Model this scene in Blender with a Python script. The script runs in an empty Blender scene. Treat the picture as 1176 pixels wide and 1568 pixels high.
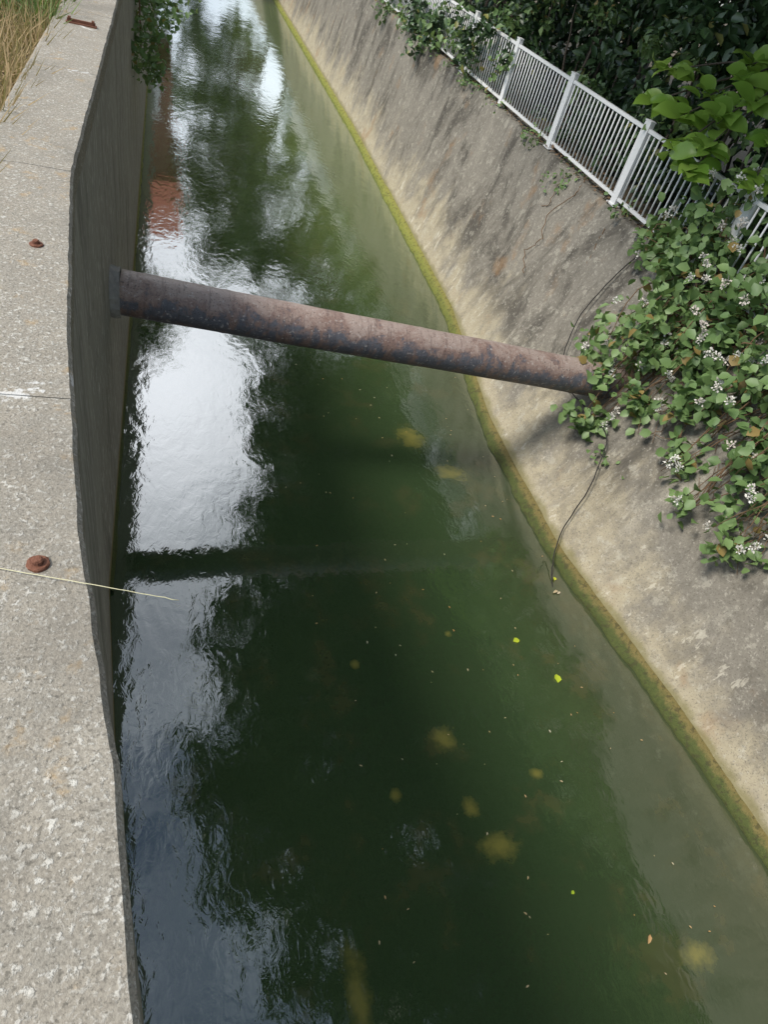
import bpy, math, random
import numpy as np
from mathutils import Vector, Matrix
rng=np.random.default_rng(7); random.seed(7)
scene=bpy.context.scene
COL=scene.collection

# ------------------------------------------------------------ node helpers
class NT:
    def __init__(s,name):
        s.m=bpy.data.materials.new(name); s.m.use_nodes=True
        s.t=s.m.node_tree; s.n=s.t.nodes; s.l=s.t.links
        s.b=s.n['Principled BSDF']; s.out=s.n['Material Output']
        s.tc=s.n.new('ShaderNodeTexCoord'); s.P=s.tc.outputs['Object']
    def map(s,scale=(1,1,1),loc=(0,0,0),src=None):
        n=s.n.new('ShaderNodeMapping'); n.inputs['Scale'].default_value=scale; n.inputs['Location'].default_value=loc
        s.l.new(src or s.P,n.inputs['Vector']); return n.outputs[0]
    def noise(s,scale,detail=4,rough=.55,src=None,dist=0.0):
        n=s.n.new('ShaderNodeTexNoise'); n.inputs['Scale'].default_value=scale; n.inputs['Detail'].default_value=detail
        n.inputs['Roughness'].default_value=rough; n.inputs['Distortion'].default_value=dist
        s.l.new(src or s.P,n.inputs['Vector']); return n.outputs['Fac']
    def vor(s,scale,src=None,feature='F1',out='Distance'):
        n=s.n.new('ShaderNodeTexVoronoi'); n.feature=feature; n.inputs['Scale'].default_value=scale
        s.l.new(src or s.P,n.inputs['Vector']); return n.outputs[out]
    def val(s,sock,v):
        if isinstance(v,(int,float)): sock.default_value=v
        elif isinstance(v,(tuple,list)): sock.default_value=tuple(v)+((1,) if len(v)==3 and len(sock.default_value)==4 else ())
        else: s.l.new(v,sock)
    def math(s,op,a,b=0.0,clamp=False):
        n=s.n.new('ShaderNodeMath'); n.operation=op; n.use_clamp=clamp
        s.val(n.inputs[0],a); s.val(n.inputs[1],b); return n.outputs[0]
    def ss(s,x,lo,hi,a=0.0,b=1.0):
        n=s.n.new('ShaderNodeMapRange'); n.interpolation_type='SMOOTHSTEP'
        s.val(n.inputs[0],x)
        n.inputs[1].default_value=lo; n.inputs[2].default_value=hi; n.inputs[3].default_value=a; n.inputs[4].default_value=b
        return n.outputs[0]
    def mix(s,f,a,b,mode='MIX'):
        n=s.n.new('ShaderNodeMix'); n.data_type='RGBA'; n.blend_type=mode
        s.val(n.inputs[0],f); s.val(n.inputs[6],a); s.val(n.inputs[7],b); return n.outputs[2]
    def xyz(s,src=None):
        n=s.n.new('ShaderNodeSeparateXYZ'); s.l.new(src or s.P,n.inputs[0]); return n.outputs
    def comb(s,x,y,z):
        n=s.n.new('ShaderNodeCombineXYZ')
        for i,v in enumerate((x,y,z)): s.val(n.inputs[i],v)
        return n.outputs[0]
    def bump(s,h,strength=.5,dist=.01,normal=None):
        n=s.n.new('ShaderNodeBump'); n.inputs['Strength'].default_value=strength; n.inputs['Distance'].default_value=dist
        s.l.new(h,n.inputs['Height'])
        if normal: s.l.new(normal,n.inputs['Normal'])
        return n.outputs[0]
    def fin(s,col,rough=.8,normal=None,spec=.3,**k):
        s.val(s.b.inputs['Base Color'],col); s.val(s.b.inputs['Roughness'],rough)
        s.b.inputs['Specular IOR Level'].default_value=spec
        if normal: s.l.new(normal,s.b.inputs['Normal'])
        return s.m

# ------------------------------------------------------------ materials
def m_coping():
    t=NT('coping_concrete')
    n1=t.noise(3.0,5); n2=t.noise(14,5); n3=t.noise(130,3)
    base=t.mix(n1,(.27,.235,.185),(.38,.345,.285))
    base=t.mix(t.ss(n2,.35,.7),base,(.29,.265,.22))
    base=t.mix(t.ss(n3,.42,.62,0,.5),base,(.18,.16,.13))
    gate=t.ss(t.noise(6,4,.7),.36,.54,.4,1)
    b1=t.noise(56,4,.6,None,.0); b2=t.noise(105,3,.55,t.map(loc=(3,5,1)))
    m1=t.math('MULTIPLY',t.ss(b1,.53,.66),gate)
    c=t.mix(t.math('MULTIPLY',m1,.9),base,t.mix(t.noise(25,1),(.44,.41,.35),(.66,.64,.58)))
    c=t.mix(t.ss(b2,.56,.67,0,.5),c,(.52,.49,.43))
    c=t.mix(t.ss(t.noise(80,3,.6,t.map(loc=(9,2,4))),.55,.66,0,.65),c,(.11,.10,.08))
    c=t.mix(t.ss(t.noise(7,5,.65,t.map(loc=(4,1,0))),.58,.70,0,.45),c,(.42,.27,.11))
    c=t.mix(t.ss(t.noise(3.2,6,.65,t.map(loc=(9.7,3.3,0))),.65,.68,0,.8),c,(.66,.65,.62))
    c=t.mix(t.ss(t.noise(1.3,5,.65,t.map(loc=(2,7,0))),.46,.70,0,.55),c,(.16,.145,.12))
    h=t.math('ADD',t.math('MULTIPLY',m1,.5),t.math('MULTIPLY',n3,.8)); h=t.math('ADD',h,t.math('MULTIPLY',n2,1.0))
    return t.fin(c,.9,t.bump(h,.6,.006))
def m_wall():
    t=NT('wall_concrete'); x,y,z=t.xyz()
    st=t.noise(1,5,.6,t.map((3,2,.5))); n2=t.noise(18,5,.65)
    c=t.mix(st,(.27,.255,.225),(.40,.38,.34))
    c=t.mix(t.ss(n2,.58,.68,0,.5),c,(.48,.46,.42))
    c=t.mix(t.ss(t.noise(1,3,.6,t.map((30,26,5))),.59,.65,0,.7),c,(.72,.70,.66))
    c=t.mix(t.ss(t.noise(1,4,.6,t.map((20,3,.6),(2,2,2)),.6),.50,.70,0,.55),c,(.12,.115,.10))
    c=t.mix(t.ss(t.noise(2.2,6,.75),.55,.65,0,.4),c,(.17,.16,.14))
    e=t.math('ADD',z,t.math('MULTIPLY',t.noise(5,4),-.12))
    c=t.mix(t.ss(e,.20,.04),c,(.30,.24,.12))
    return t.fin(c,.85,t.bump(n2,.5,.01))
def m_slope():
    t=NT('bank_concrete'); x,y,z=t.xyz()
    s1=t.noise(1,5,.62,t.map((.8,1.1,.35)),.4)     # dirt streaks running down the bank
    s2=t.noise(1,6,.68,t.map((1.2,1.3,.5)),.8)
    blot=t.noise(1.6,5,.68); fine=t.noise(22,4,.7); med=t.noise(6,5,.65); tiny=t.noise(55,3,.7)
    lo=t.mix(med,(.33,.285,.195),(.47,.42,.31))
    hi=t.mix(fine,(.165,.150,.122),(.28,.257,.215))
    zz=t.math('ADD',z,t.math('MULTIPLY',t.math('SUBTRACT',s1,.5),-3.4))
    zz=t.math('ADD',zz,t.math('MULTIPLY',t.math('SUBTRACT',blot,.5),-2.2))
    c=t.mix(t.ss(zz,.2,1.25),lo,hi)  # darker upper bank: wall dirt plus tree shadow painted into the colour
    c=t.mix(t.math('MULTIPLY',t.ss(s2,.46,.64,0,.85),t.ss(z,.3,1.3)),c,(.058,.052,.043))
    c=t.mix(t.ss(s2,.42,.30,0,.35),c,(.41,.38,.31))
    c=t.mix(t.ss(med,.56,.64,0,.4),c,(.46,.435,.36))
    c=t.mix(t.ss(fine,.57,.65,0,.4),c,(.50,.47,.40))
    c=t.mix(t.ss(tiny,.55,.63,0,.55),c,(.095,.086,.07))
    c=t.mix(t.ss(t.noise(3.2,6,.78,t.map(loc=(3,1,8))),.53,.60,0,.35),c,(.13,.118,.096))
    flake=t.noise(4,5,.7,t.map((1,1.6,.6),(7,2,1)))
    c=t.mix(t.math('MULTIPLY',t.ss(flake,.60,.65,0,.6),t.ss(z,1.3,.5)),c,(.60,.56,.46))
    c=t.mix(t.ss(t.noise(1.1,5,.6,t.map(loc=(5,5,2))),.58,.70,0,.45),c,(.29,.17,.08))
    e=t.math('ADD',z,t.math('MULTIPLY',t.noise(4,5,.65),-.20))
    c=t.mix(t.ss(e,.15,.05,0,.7),c,t.mix(tiny,(.12,.11,.035),(.25,.22,.09)))
    c=t.mix(t.ss(z,.05,-.02),c,(.03,.035,.012))
    h=t.math('ADD',fine,t.math('MULTIPLY',med,1.5))
    return t.fin(c,.88,t.bump(h,.55,.012))
def m_algae():
    t=NT('algae'); n=t.noise(30,5,.7); x,y,z=t.xyz()
    c=t.mix(n,(.026,.045,.012),(.115,.13,.034))
    e=t.math('ADD',z,t.math('MULTIPLY',t.noise(9,4,.75),.12))
    c=t.mix(t.ss(e,.13,.19),c,t.mix(n,(.11,.09,.028),(.25,.20,.075)))
    c=t.mix(t.ss(y,6,15,0,.6),c,(.30,.31,.06))
    c=t.mix(t.ss(t.noise(14,4,.75),.52,.60,0,.6),c,(.05,.045,.02))
    c=t.mix(t.ss(t.vor(60),.28,.1,0,.65),c,(.02,.028,.01))
    return t.fin(c,.75,t.bump(t.noise(50,4,.7),.9,.012),spec=.3)
def m_water():
    t=NT('canal_water'); x,y,z=t.xyz()
    n1=t.noise(.55,4,.55)
    c=t.mix(n1,(.029,.053,.022),(.048,.078,.032))
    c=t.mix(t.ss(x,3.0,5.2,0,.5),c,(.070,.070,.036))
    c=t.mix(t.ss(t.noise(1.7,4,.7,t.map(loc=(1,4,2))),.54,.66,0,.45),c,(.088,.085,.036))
    c=t.mix(t.ss(y,6,18,0,.85),c,(.125,.165,.05))  # far water lightened: sunlit tree reflections painted into its colour
    jit=t.math('MULTIPLY',t.noise(7,4,.7),1.8); tot=None
    for (px,py,rx,ry) in [(2.70,1.45,.20,.13),(3.37,6.94,.25,.3),(2.5,2.45,.14,.14),(1.3,.65,.10,.4),(2.55,1.8,.1,.1),(3.75,6.2,.3,.18),(3.3,2.0,.08,.06),(4.1,.4,.16,.12),(1.9,2.0,.06,.06),(1.8,3.3,.05,.05),(2.9,3.6,.05,.05)]:
        dx=t.math('DIVIDE',t.math('SUBTRACT',x,px),rx); dy=t.math('DIVIDE',t.math('SUBTRACT',y,py),ry)
        d=t.math('ADD',t.math('MULTIPLY',dx,dx),t.math('MULTIPLY',dy,dy))
        tot=d if tot is None else t.math('MINIMUM',tot,d)
    tot=t.math('ADD',t.math('SQRT',tot),jit)
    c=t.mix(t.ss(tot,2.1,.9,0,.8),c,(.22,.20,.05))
    w1=t.noise(1,2,.5,t.map((2.0,1.1,1)),1.0); w2=t.noise(1,3,.58,t.map((12,6.5,1)),.8)
    h=t.math('ADD',t.math('MULTIPLY',w1,1.1),t.math('MULTIPLY',w2,.32))
    h=t.math('MULTIPLY',h,t.ss(n1,.35,.65,.6,1.05))
    nrm=t.bump(h,1.0,.0060)
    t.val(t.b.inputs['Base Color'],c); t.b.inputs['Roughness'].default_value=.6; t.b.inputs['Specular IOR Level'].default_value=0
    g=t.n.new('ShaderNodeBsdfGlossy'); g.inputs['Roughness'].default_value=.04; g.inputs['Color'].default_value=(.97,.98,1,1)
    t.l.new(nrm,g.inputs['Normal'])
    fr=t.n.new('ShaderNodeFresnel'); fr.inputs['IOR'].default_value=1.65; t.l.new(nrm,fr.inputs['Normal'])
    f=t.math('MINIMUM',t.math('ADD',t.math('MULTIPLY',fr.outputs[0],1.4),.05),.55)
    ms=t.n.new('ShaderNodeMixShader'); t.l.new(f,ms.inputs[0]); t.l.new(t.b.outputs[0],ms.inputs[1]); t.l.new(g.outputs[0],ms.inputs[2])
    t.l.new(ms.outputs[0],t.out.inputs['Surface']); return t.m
def m_pipe():
    t=NT('rusty_pipe'); x,y,z=t.xyz()      # local x = pipe axis, z = up, y = towards the camera side
    n=t.noise(3.6,5,.7,None,.4); n2=t.noise(16,5,.7); n4=t.noise(1,4,.62,t.map((7,4,4)))
    c=t.mix(n2,(.18,.105,.082),(.32,.225,.19))
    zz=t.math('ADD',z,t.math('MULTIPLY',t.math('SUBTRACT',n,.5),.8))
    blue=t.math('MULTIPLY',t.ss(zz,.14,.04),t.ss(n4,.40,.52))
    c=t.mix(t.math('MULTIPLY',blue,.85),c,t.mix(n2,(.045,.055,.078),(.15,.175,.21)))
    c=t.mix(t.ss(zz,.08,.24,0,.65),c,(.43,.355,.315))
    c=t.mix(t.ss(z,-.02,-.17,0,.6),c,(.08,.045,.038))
    c=t.mix(t.ss(t.noise(1,3,.7,t.map((22,2.5,2.5))),.56,.66,0,.4),c,(.085,.055,.05))
    c=t.mix(t.ss(t.noise(24,5,.75,t.map(loc=(3,3,3))),.58,.63,0,.65),c,(.52,.47,.44))
    c=t.mix(t.ss(t.noise(60,3),.58,.66,0,.6),c,(.035,.025,.022))
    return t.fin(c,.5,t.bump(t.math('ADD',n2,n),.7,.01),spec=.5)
def m_leaf(name,a,b,c3,rough=.5,trans=.25,old=None):
    t=NT(name); g=t.n.new('ShaderNodeNewGeometry')
    r=g.outputs['Random Per Island']
    c=t.mix(r,a,b); c=t.mix(t.ss(t.noise(1.1,2),.4,.65),c,c3)
    if old: c=t.mix(t.math('GREATER_THAN',t.math('FRACT',t.math('MULTIPLY',r,37.3)),.965),c,old)
    t.fin(c,rough,spec=.45)
    if trans:
        tr=t.n.new('ShaderNodeBsdfTranslucent'); t.l.new(t.mix(.5,c,(.30,.45,.06),'MIX'),tr.inputs[0])
        ms=t.n.new('ShaderNodeMixShader'); ms.inputs[0].default_value=trans
        t.l.new(t.b.outputs[0],ms.inputs[1]); t.l.new(tr.outputs[0],ms.inputs[2]); t.l.new(ms.outputs[0],t.out.inputs['Surface'])
    return t.m
def m_simple(name,a,b,scale=10,rough=.8,bs=.3,spec=.3,metal=0):
    t=NT(name); n=t.noise(scale,5,.6); t.fin(t.mix(n,a,b),rough,t.bump(n,bs,.01),spec); t.b.inputs['Metallic'].default_value=metal
    return t.m
def m_brick():
    t=NT('brick'); n=t.n.new('ShaderNodeTexBrick'); x,y,z=t.xyz()
    t.l.new(t.comb(t.math('ADD',x,y),z,0),n.inputs[0]); n.inputs['Scale'].default_value=2.2
    n.inputs['Color1'].default_value=(.36,.13,.09,1); n.inputs['Color2'].default_value=(.28,.11,.075,1); n.inputs['Mortar'].default_value=(.3,.27,.24,1)
    return t.fin(n.outputs[0],.9)

M=dict(coping=m_coping(),wall=m_wall(),slope=m_slope(),algae=m_algae(),water=m_water(),pipe=m_pipe(),
  bush=m_leaf('bush_leaf',(.13,.215,.07),(.22,.32,.125),(.11,.19,.065),.5,.2,(.28,.20,.07)),
  big=m_leaf('broad_leaf',(.14,.27,.035),(.31,.46,.09),(.20,.34,.05),.35,.35),
  dark=m_leaf('dark_leaf',(.024,.054,.022),(.072,.13,.044),(.038,.074,.028),.38,0,(.20,.20,.06)),
  tree=m_leaf('tree_leaf',(.040,.085,.018),(.095,.165,.040),(.058,.11,.025),.5,0),
  straw=m_leaf('dry_grass',(.30,.20,.10),(.50,.38,.22),(.40,.28,.15),.8,.2),
  grass=m_leaf('green_grass',(.09,.15,.04),(.17,.24,.07),(.12,.18,.05),.7,.2),
  flower=m_leaf('cream_flower',(.62,.60,.54),(.74,.73,.67),(.58,.52,.46),.8,0),
  stem=m_simple('dry_stem',(.11,.065,.035),(.22,.14,.08),30),
  bark=m_simple('bark',(.05,.04,.03),(.13,.105,.08),12,.9,.8),
  soil=m_simple('ground_soil',(.045,.035,.022),(.13,.10,.06),5,.95,.6),
  white=m_simple('white_paint',(.70,.70,.69),(.82,.82,.81),25,.45,.1,.5),
  rust=m_simple('rusted_iron',(.10,.035,.02),(.26,.12,.075),60,.9,.9),
  collar=m_simple('mortar',(.22,.21,.19),(.39,.37,.34),20,.9,.9),
  cable=m_simple('black_cable',(.015,.015,.015),(.04,.035,.03),40,.5),
  line=m_simple('nylon_line',(.55,.50,.28),(.70,.66,.45),40,.4),
  lfa=m_leaf('floating_leaf_mat',(.40,.58,.03),(.60,.62,.05),(.45,.60,.04),.5,.2,None),
  lfb=m_leaf('floating_debris',(.45,.35,.2),(.60,.52,.38),(.5,.25,.08),.6,0,None),
  brick=m_brick(),roof=m_simple('roof_tile',(.40,.12,.075),(.50,.19,.125),8,.8),
  glass=m_simple('window_glass',(.02,.03,.04),(.04,.05,.06),2,.1,.0,.6))

# ------------------------------------------------------------ mesh helpers
def link(o,parent=None):
    COL.objects.link(o)
    if parent: o.parent=parent
    return o
def empty(name):
    e=bpy.data.objects.new(name,None); COL.objects.link(e); return e
def mesh_obj(name,V,F,mat,parent=None,smooth=False):
    me=bpy.data.meshes.new(name); me.from_pydata([tuple(v) for v in V],[],F); me.update()
    if smooth: me.polygons.foreach_set('use_smooth',[True]*len(me.polygons))
    for m in (mat if isinstance(mat,list) else [mat]): me.materials.append(m)
    return link(bpy.data.objects.new(name,me),parent)
def tri_mesh(name,V,T,mat,parent=None,smooth=False):
    me=bpy.data.meshes.new(name); n=len(V); m=len(T)
    me.vertices.add(n); me.vertices.foreach_set('co',np.asarray(V,dtype=np.float32).ravel())
    me.loops.add(m*3); me.loops.foreach_set('vertex_index',np.asarray(T,dtype=np.int32).ravel())
    me.polygons.add(m); me.polygons.foreach_set('loop_start',np.arange(0,m*3,3,dtype=np.int32))
    me.update(calc_edges=True); me.validate()
    if smooth: me.polygons.foreach_set('use_smooth',np.ones(m,dtype=bool))
    me.materials.append(mat)
    return link(bpy.data.objects.new(name,me),parent)
def box(V,F,x0,x1,y0,y1,z0,z1):
    b=len(V)
    V+= [(x0,y0,z0),(x1,y0,z0),(x1,y1,z0),(x0,y1,z0),(x0,y0,z1),(x1,y0,z1),(x1,y1,z1),(x0,y1,z1)]
    F+= [[b+i for i in f] for f in ((3,2,1,0),(4,5,6,7),(0,1,5,4),(1,2,6,5),(2,3,7,6),(3,0,4,7))]
def unit(a): return a/np.maximum(np.linalg.norm(a,axis=-1,keepdims=True),1e-9)
LEAF8=(np.array([(0,0,0),(-.5,.35,.14),(.5,.35,.14),(-.38,.72,.09),(.38,.72,.09),(0,1,-.06),(0,.35,0),(0,.72,.02)]),
       np.array([(0,6,1),(0,2,6),(6,7,3),(6,3,1),(6,2,4),(6,4,7),(7,5,3),(7,4,5)]))
LEAF4=(np.array([(0,0,0),(-.5,.45,.15),(.5,.45,.15),(0,1,0)]),np.array([(0,2,3),(0,3,1)]))
BLADE=(np.array([(-.5,0,0),(.5,0,0),(-.35,.5,.05),(.35,.5,.05),(0,1,.25)]),np.array([(0,1,3),(0,3,2),(2,3,4)]))
BL_v=[(0,0,0)];BL_f=[]
prof=[(.12,.20,.03),(.30,.42,.07),(.50,.50,.08),(.70,.44,.05),(.87,.26,-.02)]
for l,w_,h_ in prof: BL_v+=[(-w_,l,h_+.06),(0,l,h_),(w_,l,h_+.06)]
BL_v.append((0,1,-.12))
BL_f+=[(0,2,1),(0,3,2)]
for i in range(4):
    a=1+3*i; BL_f+=[(a,a+1,a+4),(a,a+4,a+3),(a+1,a+2,a+5),(a+1,a+5,a+4)]
BL_f+=[(13,14,16),(14,15,16)]
BROAD=(np.array(BL_v),np.array(BL_f))
def leaves(name,P,D,N,S,wr,mat,parent=None,T=LEAF8,smooth=False):
    P=np.asarray(P,float); D=unit(np.asarray(D,float)); side=unit(np.cross(D,N)); N=np.cross(side,D)
    S=np.asarray(S)[:,None,None]; tv,tf=T
    V=P[:,None,:]+S*(tv[None,:,0:1]*wr*side[:,None,:]+tv[None,:,1:2]*D[:,None,:]+tv[None,:,2:3]*N[:,None,:])
    F=tf[None]+(np.arange(len(P))*len(tv))[:,None,None]
    return tri_mesh(name,V.reshape(-1,3),F.reshape(-1,3),mat,parent,smooth)
def rand_dirs(n,up=0.0,spread=1.0):
    d=rng.normal(size=(n,3)); d=unit(d); d[:,2]=d[:,2]*spread+up; return unit(d)
def foliage(name,cl,n_per,size,mat,parent=None,T=LEAF8,wr=.62,shell=.6,nup=1.0,tight=.13):
    Ps=[];
    for c in cl:
        r=c[3]; n=int(n_per*(r**2)); 
        nsub=max(3,int(n/26)); sc=unit(rng.normal(size=(nsub,3)))*(rng.uniform(shell,1.05,size=(nsub,1)))*r
        idx=rng.integers(0,nsub,size=n)
        p=sc[idx]+rng.normal(size=(n,3))*(tight*r+.05)
        Ps.append(p*np.array(c[4:7] if len(c)>4 else (1,1,1))+np.array(c[:3]))
    P=np.concatenate(Ps); n=len(P)
    D=rand_dirs(n,-.25); N=unit(rng.normal(size=(n,3))*.55+np.array([-.35,-.25,nup]))
    return leaves(name,P,D,N,rng.uniform(size*.6,size*1.25,n),wr,mat,parent,T)
def tubes(name,lines,mat,parent=None,k=6):
    V=[];F=[]
    for pts,rad in lines:
        pts=np.asarray(pts,float); n=len(pts); rad=np.broadcast_to(rad,(n,)); tan=unit(np.gradient(pts,axis=0))
        ref=np.array([0,0,1.]) if abs(tan[0][2])<.8 else np.array([1.,0,0])
        b0=len(V)
        for i in range(n):
            s=unit(np.cross(tan[i],ref)); u=np.cross(s,tan[i])
            for j in range(k):
                a=2*math.pi*j/k; V.append(pts[i]+rad[i]*(math.cos(a)*s+math.sin(a)*u))
        for i in range(n-1):
            for j in range(k):
                F.append([b0+i*k+j,b0+i*k+(j+1)%k,b0+(i+1)*k+(j+1)%k,b0+(i+1)*k+j])
        F.append([b0+j for j in range(k)][::-1]); F.append([b0+(n-1)*k+j for j in range(k)])
    return mesh_obj(name,V,F,mat,parent,True)
def curve(pts,n=16,wob=0.0):
    pts=np.asarray(pts,float); t=np.linspace(0,len(pts)-1,n); k=np.arange(len(pts))
    out=np.stack([np.interp(t,k,pts[:,i]) for i in range(3)],1)
    for _ in range(max(1,n//(len(pts)*2))):
        out[1:-1]=(out[:-2]+2*out[1:-1]+out[2:])/4
    if wob: out[1:-1]+=rng.normal(size=(n-2,3))*wob
    return out

# ------------------------------------------------------------ left wall (vertical) with coping
FAR=120.
edge=[(.42,-6),(-.0,-.05),(-.038,.225),(-.10,.735),(-.234,1.48),(-.363,2.58),(-.50,4.26),(-.495,7.8),(-.495,FAR)]
def ex(y): return float(np.interp(y,[e[1] for e in edge],[e[0] for e in edge]))
W=.50
ys=sorted(set([e[1] for e in edge]+list(np.arange(-6,40,.5))))
V=[];F=[]
for i,y in enumerate(ys):
    x=ex(y)-.006
    V+=[(x,y,-1.2),(x,y,3.80),(x-W+.02,y,3.80),(x-W+.02,y,-1.2)]
for i in range(len(ys)-1):
    a=i*4;b=a+4
    for j in range(4): F.append([a+j,a+(j+1)%4,b+(j+1)%4,b+j])
mesh_obj('canal_wall',V,F,M['wall'])
joints=[-6,-3.9,-1.8,.15,2.1,4.25,6.3,8.4,10.5]+list(np.arange(12.6,FAR,2.1))
V=[];F=[]
for k in range(len(joints)-1):
    y0,y1=joints[k]+.003,joints[k+1]-.003
    n=max(2,int((y1-y0)/.035)) if y0<12 else 3
    yy=np.linspace(y0,y1,n); b=len(V)
    jx=rng.normal(size=n); jx=np.convolve(jx,np.ones(3)/3,'same')*.0028 if y0<12 else jx*.002
    jz=np.convolve(rng.normal(size=n),np.ones(3)/3,'same')*.002
    for i,y in enumerate(yy):
        x=ex(y); e=jx[i]; ef=.006 if 0<i<n-1 else .009
        prof=[(x-.002,3.80),(x+e,3.84),(x+e,3.938-ef+jz[i]*.5),(x-.014+e,3.95+jz[i]*.4-(0 if 0<i<n-1 else .004)),(x-W/2,3.952),(x-W+.02,3.95-(0 if 0<i<n-1 else .004)),(x-W,3.935),(x-W,3.80)]
        V+=[(px,y,pz) for px,pz in prof]
    m=8
    for i in range(n-1):
        for j in range(m-1): 
            a=b+i*m+j; F.append([a,a+1,a+m+1,a+m])
    F.append([b+j for j in range(m)]); F.append([b+(n-1)*m+j for j in range(m)][::-1])
mesh_obj('wall_coping',V,F,M['coping'])
# ------------------------------------------------------------ right bank
RW=[(6.0,-8),(5.6,-2),(5.30,.92),(5.07,2.69),(4.68,4.67),(4.66,7.17),(5.15,10.8),(5.40,21.8),(5.35,42.7),(5.35,FAR)]
yb=np.concatenate([np.arange(-8,30,.12),np.arange(30,FAR+1,1.5)])
fy=np.arange(-12,FAR+4,.1); fx=np.interp(fy,[p[1] for p in RW],[p[0] for p in RW]); kk=np.hanning(15);kk/=kk.sum()
fx=np.convolve(np.pad(fx,7,'edge'),kk,'valid')
def wx(y): return np.interp(y,fy,fx)
TOPX=6.05; TOPZ=3.0
zs=[-1.2,-.3,0,.15,.4,.8,1.2,1.6,2.0,2.5,2.9,3.0]
V=[];F=[]
for y in yb:
    w=float(wx(y))
    for z in zs:
        t=z/TOPZ; xx=w+(TOPX-w)*t + (.05*math.sin(math.pi*max(0,min(1,t))))
        V.append((xx,y,z if z<2.95 else 3.0))
    V.append((TOPX+.30,y,3.02)); V.append((TOPX+.30,y,2.7))
m=len(zs)+2
for i in range(len(yb)-1):
    for j in range(m-1):
        a=i*m+j; F.append([a,a+m,a+m+1,a+1])
mesh_obj('sloped_concrete_bank',V,F,M['slope'])
V=[];F=[]; ya=np.arange(-6,45,.04); na=len(ya)
def sm(n,k): 
    h=np.hanning(k+2)[1:-1]; h/=h.sum(); return np.convolve(rng.normal(size=n+k-1),h,'valid')
l1=sm(na,5)*.020; l2=sm(na,25)*.05; l3=sm(na,4)*.014
for i,y in enumerate(ya):
    w=float(wx(y)); out=.078+l1[i]+l2[i]*.6
    for (dx,dz) in [(.05,-.1),(-out,-.03),(-out*.95,.03+l3[i]),(-out*.45,.08+l3[i]),(.045+l3[i],.14+l2[i]*.5),(.12,.12)]:
        V.append((w+dx,y,dz))
for i in range(na-1):
    for j in range(5):
        a=i*6+j; F.append([a,a+6,a+7,a+1])
mesh_obj('algae_fringe',V,F,M['algae'],None,True)
V=[];F=[]; ya=np.arange(4.3,45,.06); l1=sm(len(ya),5)*.01
for i,y in enumerate(ya):
    for dx,dz in [(-.02,-.05),(.02+l1[i],-.02),(.02+l1[i],.03),(-.01,.06+l1[i])]: V.append((-.495+dx,y,dz))
for i in range(len(ya)-1):
    for j in range(3):
        a=i*4+j; F.append([a,a+1,a+5,a+4])
mesh_obj('algae_fringe',V,F,M['algae'],None,True)
# ------------------------------------------------------------ water, ground
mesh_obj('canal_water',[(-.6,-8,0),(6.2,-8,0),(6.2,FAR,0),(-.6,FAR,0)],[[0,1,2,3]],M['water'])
V=[];F=[]
def sheet(x0,x1,y0,y1,z,nx,ny,amp):
    b=len(V)
    for i in range(nx+1):
        for j in range(ny+1):
            e=amp*random.uniform(-1,1)
            V.append((x0+(x1-x0)*i/nx,y0+(y1-y0)*j/ny,z+e))
    for i in range(nx):
        for j in range(ny):
            a=b+i*(ny+1)+j; F.append([a,a+ny+1,a+ny+2,a+1])
b=len(V); gy=[-6,-.05,.225,.735,1.48,2.58,4.26,7.8,FAR]
for y in gy: V+=[(-120,y,3.80),(ex(y)-W+.02,y,3.80)]
for i in range(len(gy)-1): F.append([b+2*i,b+2*i+1,b+2*i+3,b+2*i+2])
sheet(6.34,120,-30,FAR,3.0,60,80,.03)
sheet(-120,120,FAR,400,3.78,4,4,0); sheet(-120,6.3,-200,-6,3.79,4,4,0)
mesh_obj('ground',V,F,M['soil'])
# ------------------------------------------------------------ pipe
pp=empty('rusty_pipe')
A=np.array([-.42,6.40,2.09]); B=np.array([5.62,6.17,1.64]); L=np.linalg.norm(B-A)
k=40; n=120; V=[];F=[]
ax=(B-A)/L; s=unit(np.cross(ax,[0,0,1])); u=np.cross(s,ax)
ROT=Matrix((Vector(ax),Vector(s),Vector(u))).transposed()
for i in range(n+1):
    x=L*i/n; r=.218+.0015*math.sin(x*5)+ (.004 if i%43==20 else 0)
    for j in range(k):
        a=2*math.pi*j/k; V.append((x,r*math.cos(a)+.008*math.sin(x*1.1),r*math.sin(a)))
for i in range(n):
    for j in range(k): F.append([i*k+j,i*k+(j+1)%k,(i+1)*k+(j+1)%k,(i+1)*k+j])
F.append([j for j in range(k)]); 
def place(o): o.matrix_world=Matrix.Translation(Vector(A))@ROT.to_4x4(); return o
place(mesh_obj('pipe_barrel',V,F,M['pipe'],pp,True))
def collar(name,cx,nx,cy,cz,r0,r1):
    V=[];F=[];k=28
    for i,(dx,r) in enumerate([(0,r1*1.05),(.5,r1),(1,r0*1.08),(1,r0*.97)]):
        for j in range(k):
            a=2*math.pi*j/k; rr=r*(1+random.uniform(-.05,.05)) if i<3 else r
            V.append((cx+nx*dx,cy+rr*math.cos(a),cz+rr*math.sin(a)))
    for i in range(3):
        for j in range(k): F.append([i*k+j,i*k+(j+1)%k,(i+1)*k+(j+1)%k,(i+1)*k+j])
    mesh_obj(name,V,F,M['collar'],pp)
collar('wall_collar',-.505,.09,6.40,2.085,.218,.24)
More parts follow.
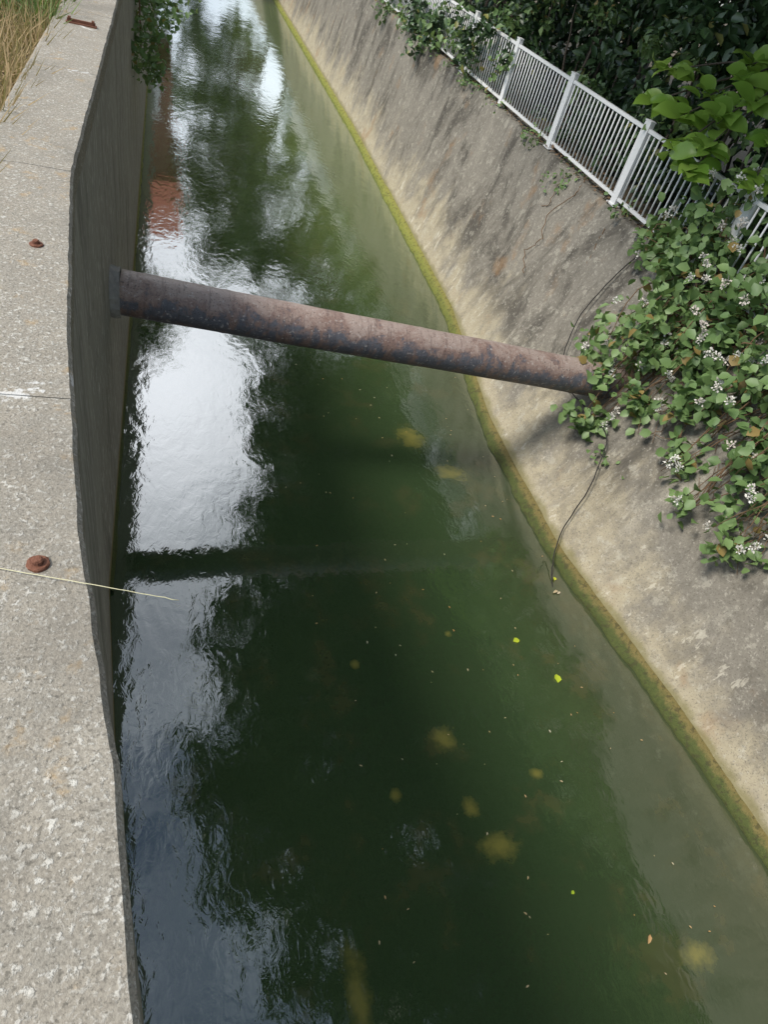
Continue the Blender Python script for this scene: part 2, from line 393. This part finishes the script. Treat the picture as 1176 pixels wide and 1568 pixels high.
# ------------------------------------------------------------ fence
fe=empty('white_metal_fence'); FX=6.13
V=[];F=[]
posts=[3.9]+[6.3+2.4*i for i in range(0,14)]
for y in posts:
    box(V,F,FX-.035,FX+.035,y-.07,y+.07,2.99,4.10); box(V,F,FX-.06,FX+.06,y-.11,y+.11,3.018,3.035)
    box(V,F,FX-.041,FX+.041,y-.076,y+.076,4.10,4.115)
mesh_obj('posts',V,F,M['white'],fe)
V=[];F=[]
for a,b in zip(posts[:-1],posts[1:]):
    box(V,F,FX-.022,FX+.022,a+.071,b-.071,3.985,4.03); box(V,F,FX-.022,FX+.022,a+.071,b-.071,3.10,3.14)
mesh_obj('rails',V,F,M['white'],fe)
lines=[]
for a,b in zip(posts[:-1],posts[1:]):
    nb=19
    for i in range(1,nb+1):
        y=a+(b-a)*i/(nb+1); lines.append(([(FX,y,3.12),(FX,y,3.5),(FX,y,4.0)],.0125))
tubes('balusters',lines,M['white'],fe,6)
# ------------------------------------------------------------ ironwork on the coping
def bolt(x,y):
    V=[];F=[];k=18
    prof=[(.030,3.949),(.030,3.957),(.026,3.960),(.015,3.960),(.015,3.972),(.011,3.976)]
    for r,z in prof:
        for j in range(k):
            a=2*math.pi*j/k; rr=r*(1+random.uniform(-.06,.06)); V.append((x+rr*math.cos(a),y+rr*math.sin(a),z))
    for i in range(len(prof)-1):
        for j in range(k): F.append([i*k+j,i*k+(j+1)%k,(i+1)*k+(j+1)%k,(i+1)*k+j])
    F.append([(len(prof)-1)*k+j for j in range(k)])
    mesh_obj('rusted_bolt',V,F,M['rust'])
bolt(-.57,3.27); bolt(-.333,1.32)
V=[];F=[]; box(V,F,-.87,-.61,7.80,7.87,3.95,3.962); box(V,F,-.86,-.62,7.825,7.845,3.962,3.985)
for xx in (-.84,-.64): box(V,F,xx-.012,xx+.012,7.82,7.85,3.985,4.0)
o=mesh_obj('rusted_iron_bracket',V,F,M['rust'])
tubes('fishing_line',[(curve([(-.75,1.40,3.958),(-.42,1.30,3.96),(-.15,1.22,3.967),(.04,1.19,3.935)],30,.0006),.0013)],M['line'])
# ------------------------------------------------------------ cables on the bank
tubes('hanging_cable',[(curve([(6.1,7.55,3.06),(5.98,7.4,2.95),(5.8,7.5,2.5),(5.5,7.45,1.9),(5.28,7.1,1.45),(5.2,6.6,1.25),(5.25,6.0,1.3),(5.24,5.43,1.34),(4.99,5.02,.84),(4.78,4.85,.30),(4.62,4.6,.12),(4.50,4.3,.02),(4.44,4.05,-.03)],70,.003),.008)],M['cable'])
tubes('trailing_vine',[(curve([(6.1,9.6,3.03),(5.95,9.5,2.8),(5.8,9.8,2.4),(5.72,9.5,2.1),(5.6,9.7,1.8),(5.52,9.3,1.6)],40,.012),.007),
  (curve([(6.1,9.9,3.03),(5.97,10.1,2.8),(5.85,9.9,2.5),(5.9,10.4,2.3)],24,.012),.006),
  (curve([(6.1,8.3,3.03),(5.95,8.4,2.7),(5.8,8.2,2.3)],24,.012),.006)],M['stem'])
# ------------------------------------------------------------ flowering bush on the bank
bu=empty('flowering_bush')
cl=[(5.25,6.25,1.75,.30),(5.15,5.85,1.45,.24),(5.55,6.2,2.3,.45),(5.75,5.6,2.75,.55),(5.9,6.3,3.2,.5),(6.1,6.5,3.7,.45),(5.95,5.2,3.2,.6),
 (5.68,4.9,2.45,.42),(5.8,4.2,2.75,.5),(5.45,4.55,1.72,.22),(5.62,3.7,2.25,.38),(5.42,3.4,1.75,.24),(6.1,4.4,3.4,.6),(6.2,3.4,3.2,.6),
 (6.0,3.4,2.7,.4),(6.3,2.4,3.2,.5),(6.4,5.6,3.9,.5),(6.4,4.5,4.0,.5),(5.45,5.5,2.0,.25),(5.35,4.0,1.6,.14),(5.9,7.0,3.2,.3)]
foliage('leaves',cl,1750,.13,M['bush'],bu,wr=.78,shell=.5,tight=.17)
foliage('small_sprigs',[(5.15,5.3,1.15,.10),(5.35,6.9,1.9,.15),(5.3,5.0,1.2,.08),(5.9,7.0,2.9,.2)],1500,.09,M['bush'],bu)
cl2=[(6.5+rng.uniform(-.15,.3),y,rng.uniform(3.2,4.4),.6) for y in np.arange(-5.5,3,.55)]
foliage('rear_leaves',cl2,420,.16,M['bush'],bu,T=LEAF4,wr=.75,shell=.3)
fl=[]
for c in cl:
    for _ in range(int(17*c[3])):
        d=unit(rng.normal(size=3)+np.array([-.7,-.5,.7])); fl.append(np.array(c[:3])+d*c[3]*1.2)
P=np.repeat(np.array(fl),34,axis=0); n=len(P); D=rand_dirs(n,.3)
leaves('flower_heads',P+D*rng.uniform(0,.045,(n,1)),D,rand_dirs(n),rng.uniform(.018,.035,n),.8,M['flower'],bu,LEAF4)
ln=[]
for c in cl:
    for _ in range(9):
        e=np.array(c[:3])+unit(rng.normal(size=3))*c[3]*rng.uniform(.6,1.0); r0=np.array([6.15,c[1]+rng.uniform(-.4,.4),3.05])
        mid=(e+r0)/2+np.array([-.1,0,.15])+rng.normal(size=3)*.1; ln.append((curve([r0,mid,e],9,.012),np.linspace(.011,.004,9)))
tubes('stems',ln,M['stem'],bu,5)
ln=[]
for _ in range(90):
    y=rng.uniform(3.2,6.2); z=rng.uniform(1.7,2.9); w=float(wx(y)); x=w+(TOPX-w)*z/3
    p=np.array([x-.05,y,z]); ln.append((curve([p,p+[-.05,rng.uniform(-.2,.2),-.12],p+[-.08,rng.uniform(-.35,.35),-.32]],7,.01),.004))
tubes('dry_tangle',ln,M['stem'],bu,4)
# ------------------------------------------------------------ foliage behind the fence
hd=empty('hedge')
cl=[]
for _ in range(100):
    y=rng.uniform(5,16); cl.append((rng.uniform(6.9,8.6),y,rng.uniform(3.0,6.3),rng.uniform(.35,.8)))
foliage('near_leaves',cl,480,.20,M['dark'],hd,wr=.5,shell=.4)
cl=[]
for _ in range(100):
    y=rng.uniform(15,48); cl.append((rng.uniform(6.8,9.2),y,rng.uniform(3.0,6.5),rng.uniform(.6,1.1)))
foliage('distant_leaves',cl,170,.28,M['dark'],hd,T=LEAF4,wr=.55,shell=.4)
cl=[]
for yy in np.arange(-9,18,1.15):
    for zz in np.arange(3.6,10.6,1.25):
        if yy>5 and zz<5.5: continue
        cl.append((9.6+rng.uniform(-.7,1.2),yy+rng.uniform(-.4,.4),zz+rng.uniform(-.4,.4),rng.uniform(.9,1.2)))
foliage('added_sky_block_leaves',cl,95,.40,M['tree'],hd,T=LEAF4,wr=.75,shell=.2,tight=.22)  # unseen foliage added to block sky reflections in the right-hand water
cl=[(7.0,12.5,4.9,.4),(6.9,10.5,4.6,.35),(7.2,9.5,5.0,.4),(7.0,14.5,4.6,.4),(7.1,8.4,4.5,.35),(6.9,11.5,5.3,.35),(6.8,13.5,5.4,.4),(7.0,9.0,4.0,.35),(6.9,12.0,3.9,.35),(6.9,16,5.0,.5)]
foliage('painted_sunlit_leaves',cl,650,.15,M['bush'],hd,T=LEAF4,wr=.6,shell=.3)  # paler leaf material paints sunlight onto some hedge clumps
ln=[]
for _ in range(70):
    y=rng.uniform(4,30); x=rng.uniform(6.8,8.4); h=rng.uniform(1.5,3.2)
    ln.append((curve([(x,y,2.98),(x+rng.uniform(-.2,.2),y+rng.uniform(-.2,.2),3+h/2),(x+rng.uniform(-.4,.4),y+rng.uniform(-.4,.4),3+h)],8,.01),np.linspace(.035,.01,8)))
tubes('branches',ln,M['bark'],hd,5)
cr=empty('creeper')
cl=[(6.0,13.9,3.75,.4),(6.0,15.0,3.5,.55),(6.05,16.2,3.7,.6),(6.05,17.6,3.6,.6),(6.1,14.4,4.15,.4),(6.1,20,3.5,.6),(6.1,22.5,3.5,.7),(6.3,9.0,4.2,.22),(5.95,18.8,3.3,.5),(6.1,25,3.6,.7)]
foliage('fence_leaves',cl,600,.15,M['dark'],cr,shell=.3)
foliage('fence_young_leaves',cl,300,.14,M['bush'],cr,shell=.7)
cl=[(6.0+rng.uniform(-.02,.25),rng.uniform(6.8,24),3.03,rng.uniform(.06,.16)) for _ in range(40)]+[(5.95,10.0,2.85,.12),(5.9,10.3,2.75,.1)]
foliage('foot_leaves',cl,1900,.08,M['bush'],cr,shell=.3)
P=np.stack([rng.uniform(6.02,6.6,1500),rng.uniform(5,26,1500),rng.uniform(3.03,3.07,1500)],1)
leaves('leaf_litter',P,rand_dirs(1500,0,.2),rand_dirs(1500,1.5,.4),rng.uniform(.04,.09,1500),.6,M['stem'],cr,LEAF4)
# broad-leaved branch hanging over the fence
bt=empty('broad_leaf_tree')
tips=[(5.55,7.5,4.35),(5.75,7.0,4.5),(5.9,6.8,4.75),(5.65,6.9,4.2),(6.0,7.3,4.9),(5.45,7.15,4.1),(6.2,7.2,5.1),(5.85,7.6,4.6),(6.3,6.7,4.8),(6.1,6.5,4.45),(6.4,7.8,5.0),(5.4,7.9,4.4),(5.5,6.8,3.95),(5.7,8.3,4.7),(6.0,6.3,4.1)]
ln=[(curve([(8.1,8.3,2.95),(7.9,8.1,4.2),(7.5,7.9,5.0),(7.0,7.6,5.1)],14,.01),np.linspace(.13,.05,14))]; P=[];D=[]
for tp in tips:
    c=curve([(7.0,7.6,5.1),((7+tp[0])/2,(7.6+tp[1])/2,(5.1+tp[2])/2+.1),tp],10); ln.append((c,np.linspace(.02,.007,10)))
    for i in range(12):
        a=i*2.4+tp[0]*9; back=(i/12)*.35; d=np.array([math.cos(a),math.sin(a),.35-.9*(i/12)]); P.append(np.array(tp)+unit(np.array([7,7.6,5.1])-np.array(tp))*back); D.append(d)
tubes('branches',ln,M['bark'],bt)
P=np.array(P);D=np.array(D); n=len(P)
leaves('leaves',P,D+rng.normal(size=(n,3))*.22,unit(np.array([-.5,-.3,1])+rng.normal(size=(n,3))*.35),rng.uniform(.20,.36,n),.6,M['big'],bt,BROAD,True)
# ------------------------------------------------------------ trees
def tree(base,crown,leaf=.30,n_per=120,h=5.,r=.22,wr=.7):
    e=empty('tree'); base=np.array(base,float); top=base+[rng.uniform(-.5,.3),0,h]
    ln=[(curve([base,base+[.1,.1,h/2],top],14,.02),np.linspace(r,r*.6,14))]
    for c in crown:
        m=(top+np.array(c[:3]))/2+np.array([0,0,.4]); ln.append((curve([top-[0,0,rng.uniform(0,1.5)],m,c[:3]],10,.04),np.linspace(r*.4,.02,10)))
    tubes('trunk_and_limbs',ln,M['bark'],e,6)
    foliage('crown',crown,n_per,leaf,M['tree'],e,T=LEAF4,wr=wr,shell=.2,tight=.2)
def crown(cx,cy,cz,rx,ry,rz,n):
    out=[]
    for _ in range(n):
        d=unit(rng.normal(size=3))*rng.uniform(.2,1.)**.5
        out.append((cx+d[0]*rx,cy+d[1]*ry,cz+d[2]*rz,rng.uniform(.9,1.5)))
    return out
trunks=[(9,-4,3),(8.8,2,3),(8.9,8,3),(9,14,3),(9,20.5,3),(12.6,0,3),(12.6,7,3)]
cr_=[[] for _ in trunks]
Ly=[-6,-1,2,3.7,5.2,6.2,7.4,8.5,10,13,18,21,25]; Lx=[4.2,3.0,2.0,1.3,.4,.0,.3,1.2,.7,1.5,2.5,2.9,3.4]
for layer in range(2):
    y=-6.+layer*.6
    while y<24.5:
        x=float(np.interp(y,Ly,Lx))+1.0+layer*1.1
        first=(layer==0)
        while x<(15 if y<12 else 11):
            r=rng.uniform(.75,1.05) if first else rng.uniform(1.1,1.5)
            p=(x+rng.uniform(-.35,.35)*(not first),y+rng.uniform(-.4,.4),10.2+1.6*layer+rng.uniform(-.9,.9),r)
            i=int(np.argmin([ (t[0]-p[0])**2*.5+(t[1]-p[1])**2 for t in trunks])); cr_[i].append(p)
            x+=1.4; first=False
        y+=1.25
for t_,c_ in zip(trunks,cr_): tree(t_,c_,.43,92,wr=.85)
tree((9,21.5,3),crown(7.4,21,9,3,4,3.5,20),.42,60)
tree((9,14.5,3),crown(7.8,14,8.6,2.5,3.4,2,14),.42,60)
tree((9,29,3),crown(7.2,29,10,4,4.5,4.5,34),.5,52)
tree((9,40,3),crown(7.0,40,9,4.5,5,5,30),.55,48)
tree((7.2,49,3),crown(3.6,50,12.5,3.4,4,6.2,56),.65,44)
tree((8,66,3),crown(4,66,9,6,4,6,40),.8,30)
tree((-3,66,3),crown(-4,68,9,6,4,6,34),.8,26)
# ------------------------------------------------------------ left-side vegetation
n=7000; y=rng.uniform(3.5,9.6,n); x=-1.02-rng.uniform(0,1,n)**1.5*2.2
leaves('dry_grass',np.stack([x,y,np.full(n,3.79)],1),unit(rng.normal(size=(n,3))*[.6,.6,.1]+[.15,0,.8]),rand_dirs(n),rng.uniform(.12,.42,n),.035,M['straw'],None,BLADE)
n=6000; y=rng.uniform(7.8,15,n); x=-1.02-rng.uniform(0,1,n)**1.5*2.5
gg=empty('weeds')
leaves('blades',np.stack([x,y,np.full(n,3.79)],1),unit(rng.normal(size=(n,3))*[.6,.6,.1]+[.1,0,.8]),rand_dirs(n),rng.uniform(.15,.5,n),.05,M['grass'],gg,BLADE)
foliage('weed_leaves',[(-1.35,8.6,3.95,.35),(-1.6,9.6,4.0,.5),(-1.3,11,4.1,.5),(-1.8,8.0,3.9,.3),(-1.4,9.6,4.0,.3)],520,.1,M['bush'],gg)
wp=empty('wall_plant')
foliage('leaves',[(-.36,12.6,2.75,.28),(-.22,13.6,3.0,.42),(-.28,13.8,2.4,.3),(-.2,14.6,3.3,.5),(-.2,15.5,3.5,.6),(-.2,17,3.6,.7)],1100,.12,M['bush'],wp,shell=.4,tight=.25)
tubes('stems',[(curve([(-.6,14,3.96),(-.42,14,3.5),(-.4,13.9,2.5)],10,.01),.015),(curve([(-.7,16,3.96),(-.5,15.5,3.9),(-.42,14.6,3.2)],10,.01),.015)],M['stem'],wp)
# ------------------------------------------------------------ brick house far down the left bank
bh=empty('brick_house')
V=[];F=[]; box(V,F,-9,.3,41,50,3.7,9.3); mesh_obj('walls',V,F,M['brick'],bh)
V=[(-9.4,40.6,9.3),(.8,40.6,9.3),(.8,50.4,9.3),(-9.4,50.4,9.3),(-9.4,45.5,14.2),(.8,45.5,14.2)]
mesh_obj('roof',V,[[0,1,5,4],[2,3,4,5],[1,2,5],[3,0,4],[3,2,1,0]],M['roof'],bh)
V=[];F=[]
for xx in (-7.8,-5.4,-3.0): 
    for zz in (4.8,7.2): box(V,F,xx,xx+1.1,40.96,40.998,zz,zz+1.1)
mesh_obj('windows',V,F,M['glass'],bh)
V=[];F=[]; box(V,F,-1.2,-.3,40.96,40.998,3.8,5.9); mesh_obj('door',V,F,M['white'],bh)
# ------------------------------------------------------------ floating leaves and debris
fl=empty('floating_leaves')
P=np.array([(3.95,2.9,.006),(3.63,3.44,.006),(4.52,4.25,.02),(3.2,1.0,.006)]); 
leaves('green_leaves',P,[(.3,1,0),(1,.2,0),(.5,1,0),(1,.6,0)],np.tile([0.05,0.,1],(4,1)),[.11,.09,.06,.04],.75,M['lfa'],fl)
n=120; P=np.stack([rng.uniform(1.4,4.6,n),rng.uniform(.2,10,n),np.full(n,.006)],1)
leaves('debris',np.vstack([P,[(3.76,.61,.006),(4.5,4.1,.01),(4.47,4.05,.01)]]),rand_dirs(n+3,0,.01),np.tile([0,0,1.],(n+3,1)),np.append(rng.uniform(.010,.036,n),[.08,.09,.07]),.4,M['lfb'],fl)

# ------------------------------------------------------------ camera
yaw=math.radians(25.6); p=math.radians(42.4); r=math.radians(18.09)
R=Vector((math.cos(yaw),-math.sin(yaw),0)); H=Vector((math.sin(yaw),math.cos(yaw),0)); Z=Vector((0,0,1))
Fw=math.cos(p)*H-math.sin(p)*Z; U=math.sin(p)*H+math.cos(p)*Z
cx=math.cos(r)*R+math.sin(r)*U; cy=-math.sin(r)*R+math.cos(r)*U
cam=bpy.data.cameras.new('camera'); co=bpy.data.objects.new('camera',cam); COL.objects.link(co)
mm=Matrix((cx,cy,-Fw)).transposed().to_4x4(); mm.translation=Vector((0,0,5.5)); co.matrix_world=mm
cam.sensor_fit='VERTICAL'; cam.sensor_height=36; cam.sensor_width=27; cam.lens=36*1000/1568; cam.clip_start=.05; cam.clip_end=1500
scene.camera=co
# ------------------------------------------------------------ light
az=math.radians(-98); el=math.radians(50)
sd=Vector((math.sin(az)*math.cos(el),math.cos(az)*math.cos(el),math.sin(el)))
s=bpy.data.lights.new('sun','SUN'); s.energy=3.8; s.angle=math.radians(16); s.color=(1,.95,.87)
so=bpy.data.objects.new('sun',s); COL.objects.link(so); so.rotation_euler=sd.to_track_quat('Z','Y').to_euler(); so.location=sd*50
w=bpy.data.worlds.new('World'); scene.world=w; w.use_nodes=True; nt=w.node_tree; N=nt.nodes; Lk=nt.links
bg=N['Background']; bg.inputs['Strength'].default_value=.15
sky=N.new('ShaderNodeTexSky'); sky.sky_type='NISHITA'; sky.sun_disc=False; sky.sun_elevation=el; sky.sun_rotation=az
tc=N.new('ShaderNodeTexCoord')
def mth(op,a,b=0,clamp=False):
    n=N.new('ShaderNodeMath'); n.operation=op; n.use_clamp=clamp
    for i,v in enumerate((a,b)):
        if isinstance(v,(int,float)): n.inputs[i].default_value=v
        else: Lk.new(v,n.inputs[i])
    return n.outputs[0]
nz=N.new('ShaderNodeTexNoise'); nz.inputs['Scale'].default_value=2.4; nz.inputs['Detail'].default_value=5; nz.inputs['Roughness'].default_value=.5
mp=N.new('ShaderNodeMapping'); mp.inputs['Location'].default_value=(.3,.9,.2); mp.inputs['Scale'].default_value=(1,1,1.4)
Lk.new(tc.outputs['Generated'],mp.inputs[0]); Lk.new(mp.outputs[0],nz.inputs['Vector'])
g=Vector((-.01,math.cos(math.radians(36)),math.sin(math.radians(36)))).normalized()
dt=N.new('ShaderNodeVectorMath'); dt.operation='DOT_PRODUCT'; Lk.new(tc.outputs['Generated'],dt.inputs[0]); dt.inputs[1].default_value=g
dd=mth('MAXIMUM',dt.outputs['Value'],0.0)
glow=mth('POWER',dd,60.0); wide=mth('POWER',dd,8.0)
cf=mth('ADD',nz.outputs['Fac'],mth('MULTIPLY',wide,.26)); mr=N.new('ShaderNodeMapRange'); mr.interpolation_type='SMOOTHSTEP'
Lk.new(cf,mr.inputs[0]); mr.inputs[1].default_value=.42; mr.inputs[2].default_value=.68
cs=mth('ADD',10.5,mth('ADD',mth('MULTIPLY',wide,5.0),mth('MULTIPLY',glow,17.0)))
ct=N.new('ShaderNodeMix'); ct.data_type='RGBA'; Lk.new(wide,ct.inputs[0]); ct.inputs[6].default_value=(.76,.88,1,1); ct.inputs[7].default_value=(.93,.96,1,1)
cc=N.new('ShaderNodeVectorMath'); cc.operation='SCALE'; Lk.new(ct.outputs[2],cc.inputs[0]); Lk.new(cs,cc.inputs['Scale'])
mx=N.new('ShaderNodeMix'); mx.data_type='RGBA'; Lk.new(mr.outputs[0],mx.inputs[0]); Lk.new(sky.outputs[0],mx.inputs[6]); Lk.new(cc.outputs[0],mx.inputs[7])
Lk.new(mx.outputs[2],bg.inputs['Color'])
scene.view_settings.view_transform='Standard'; scene.view_settings.look='None'; scene.view_settings.exposure=0
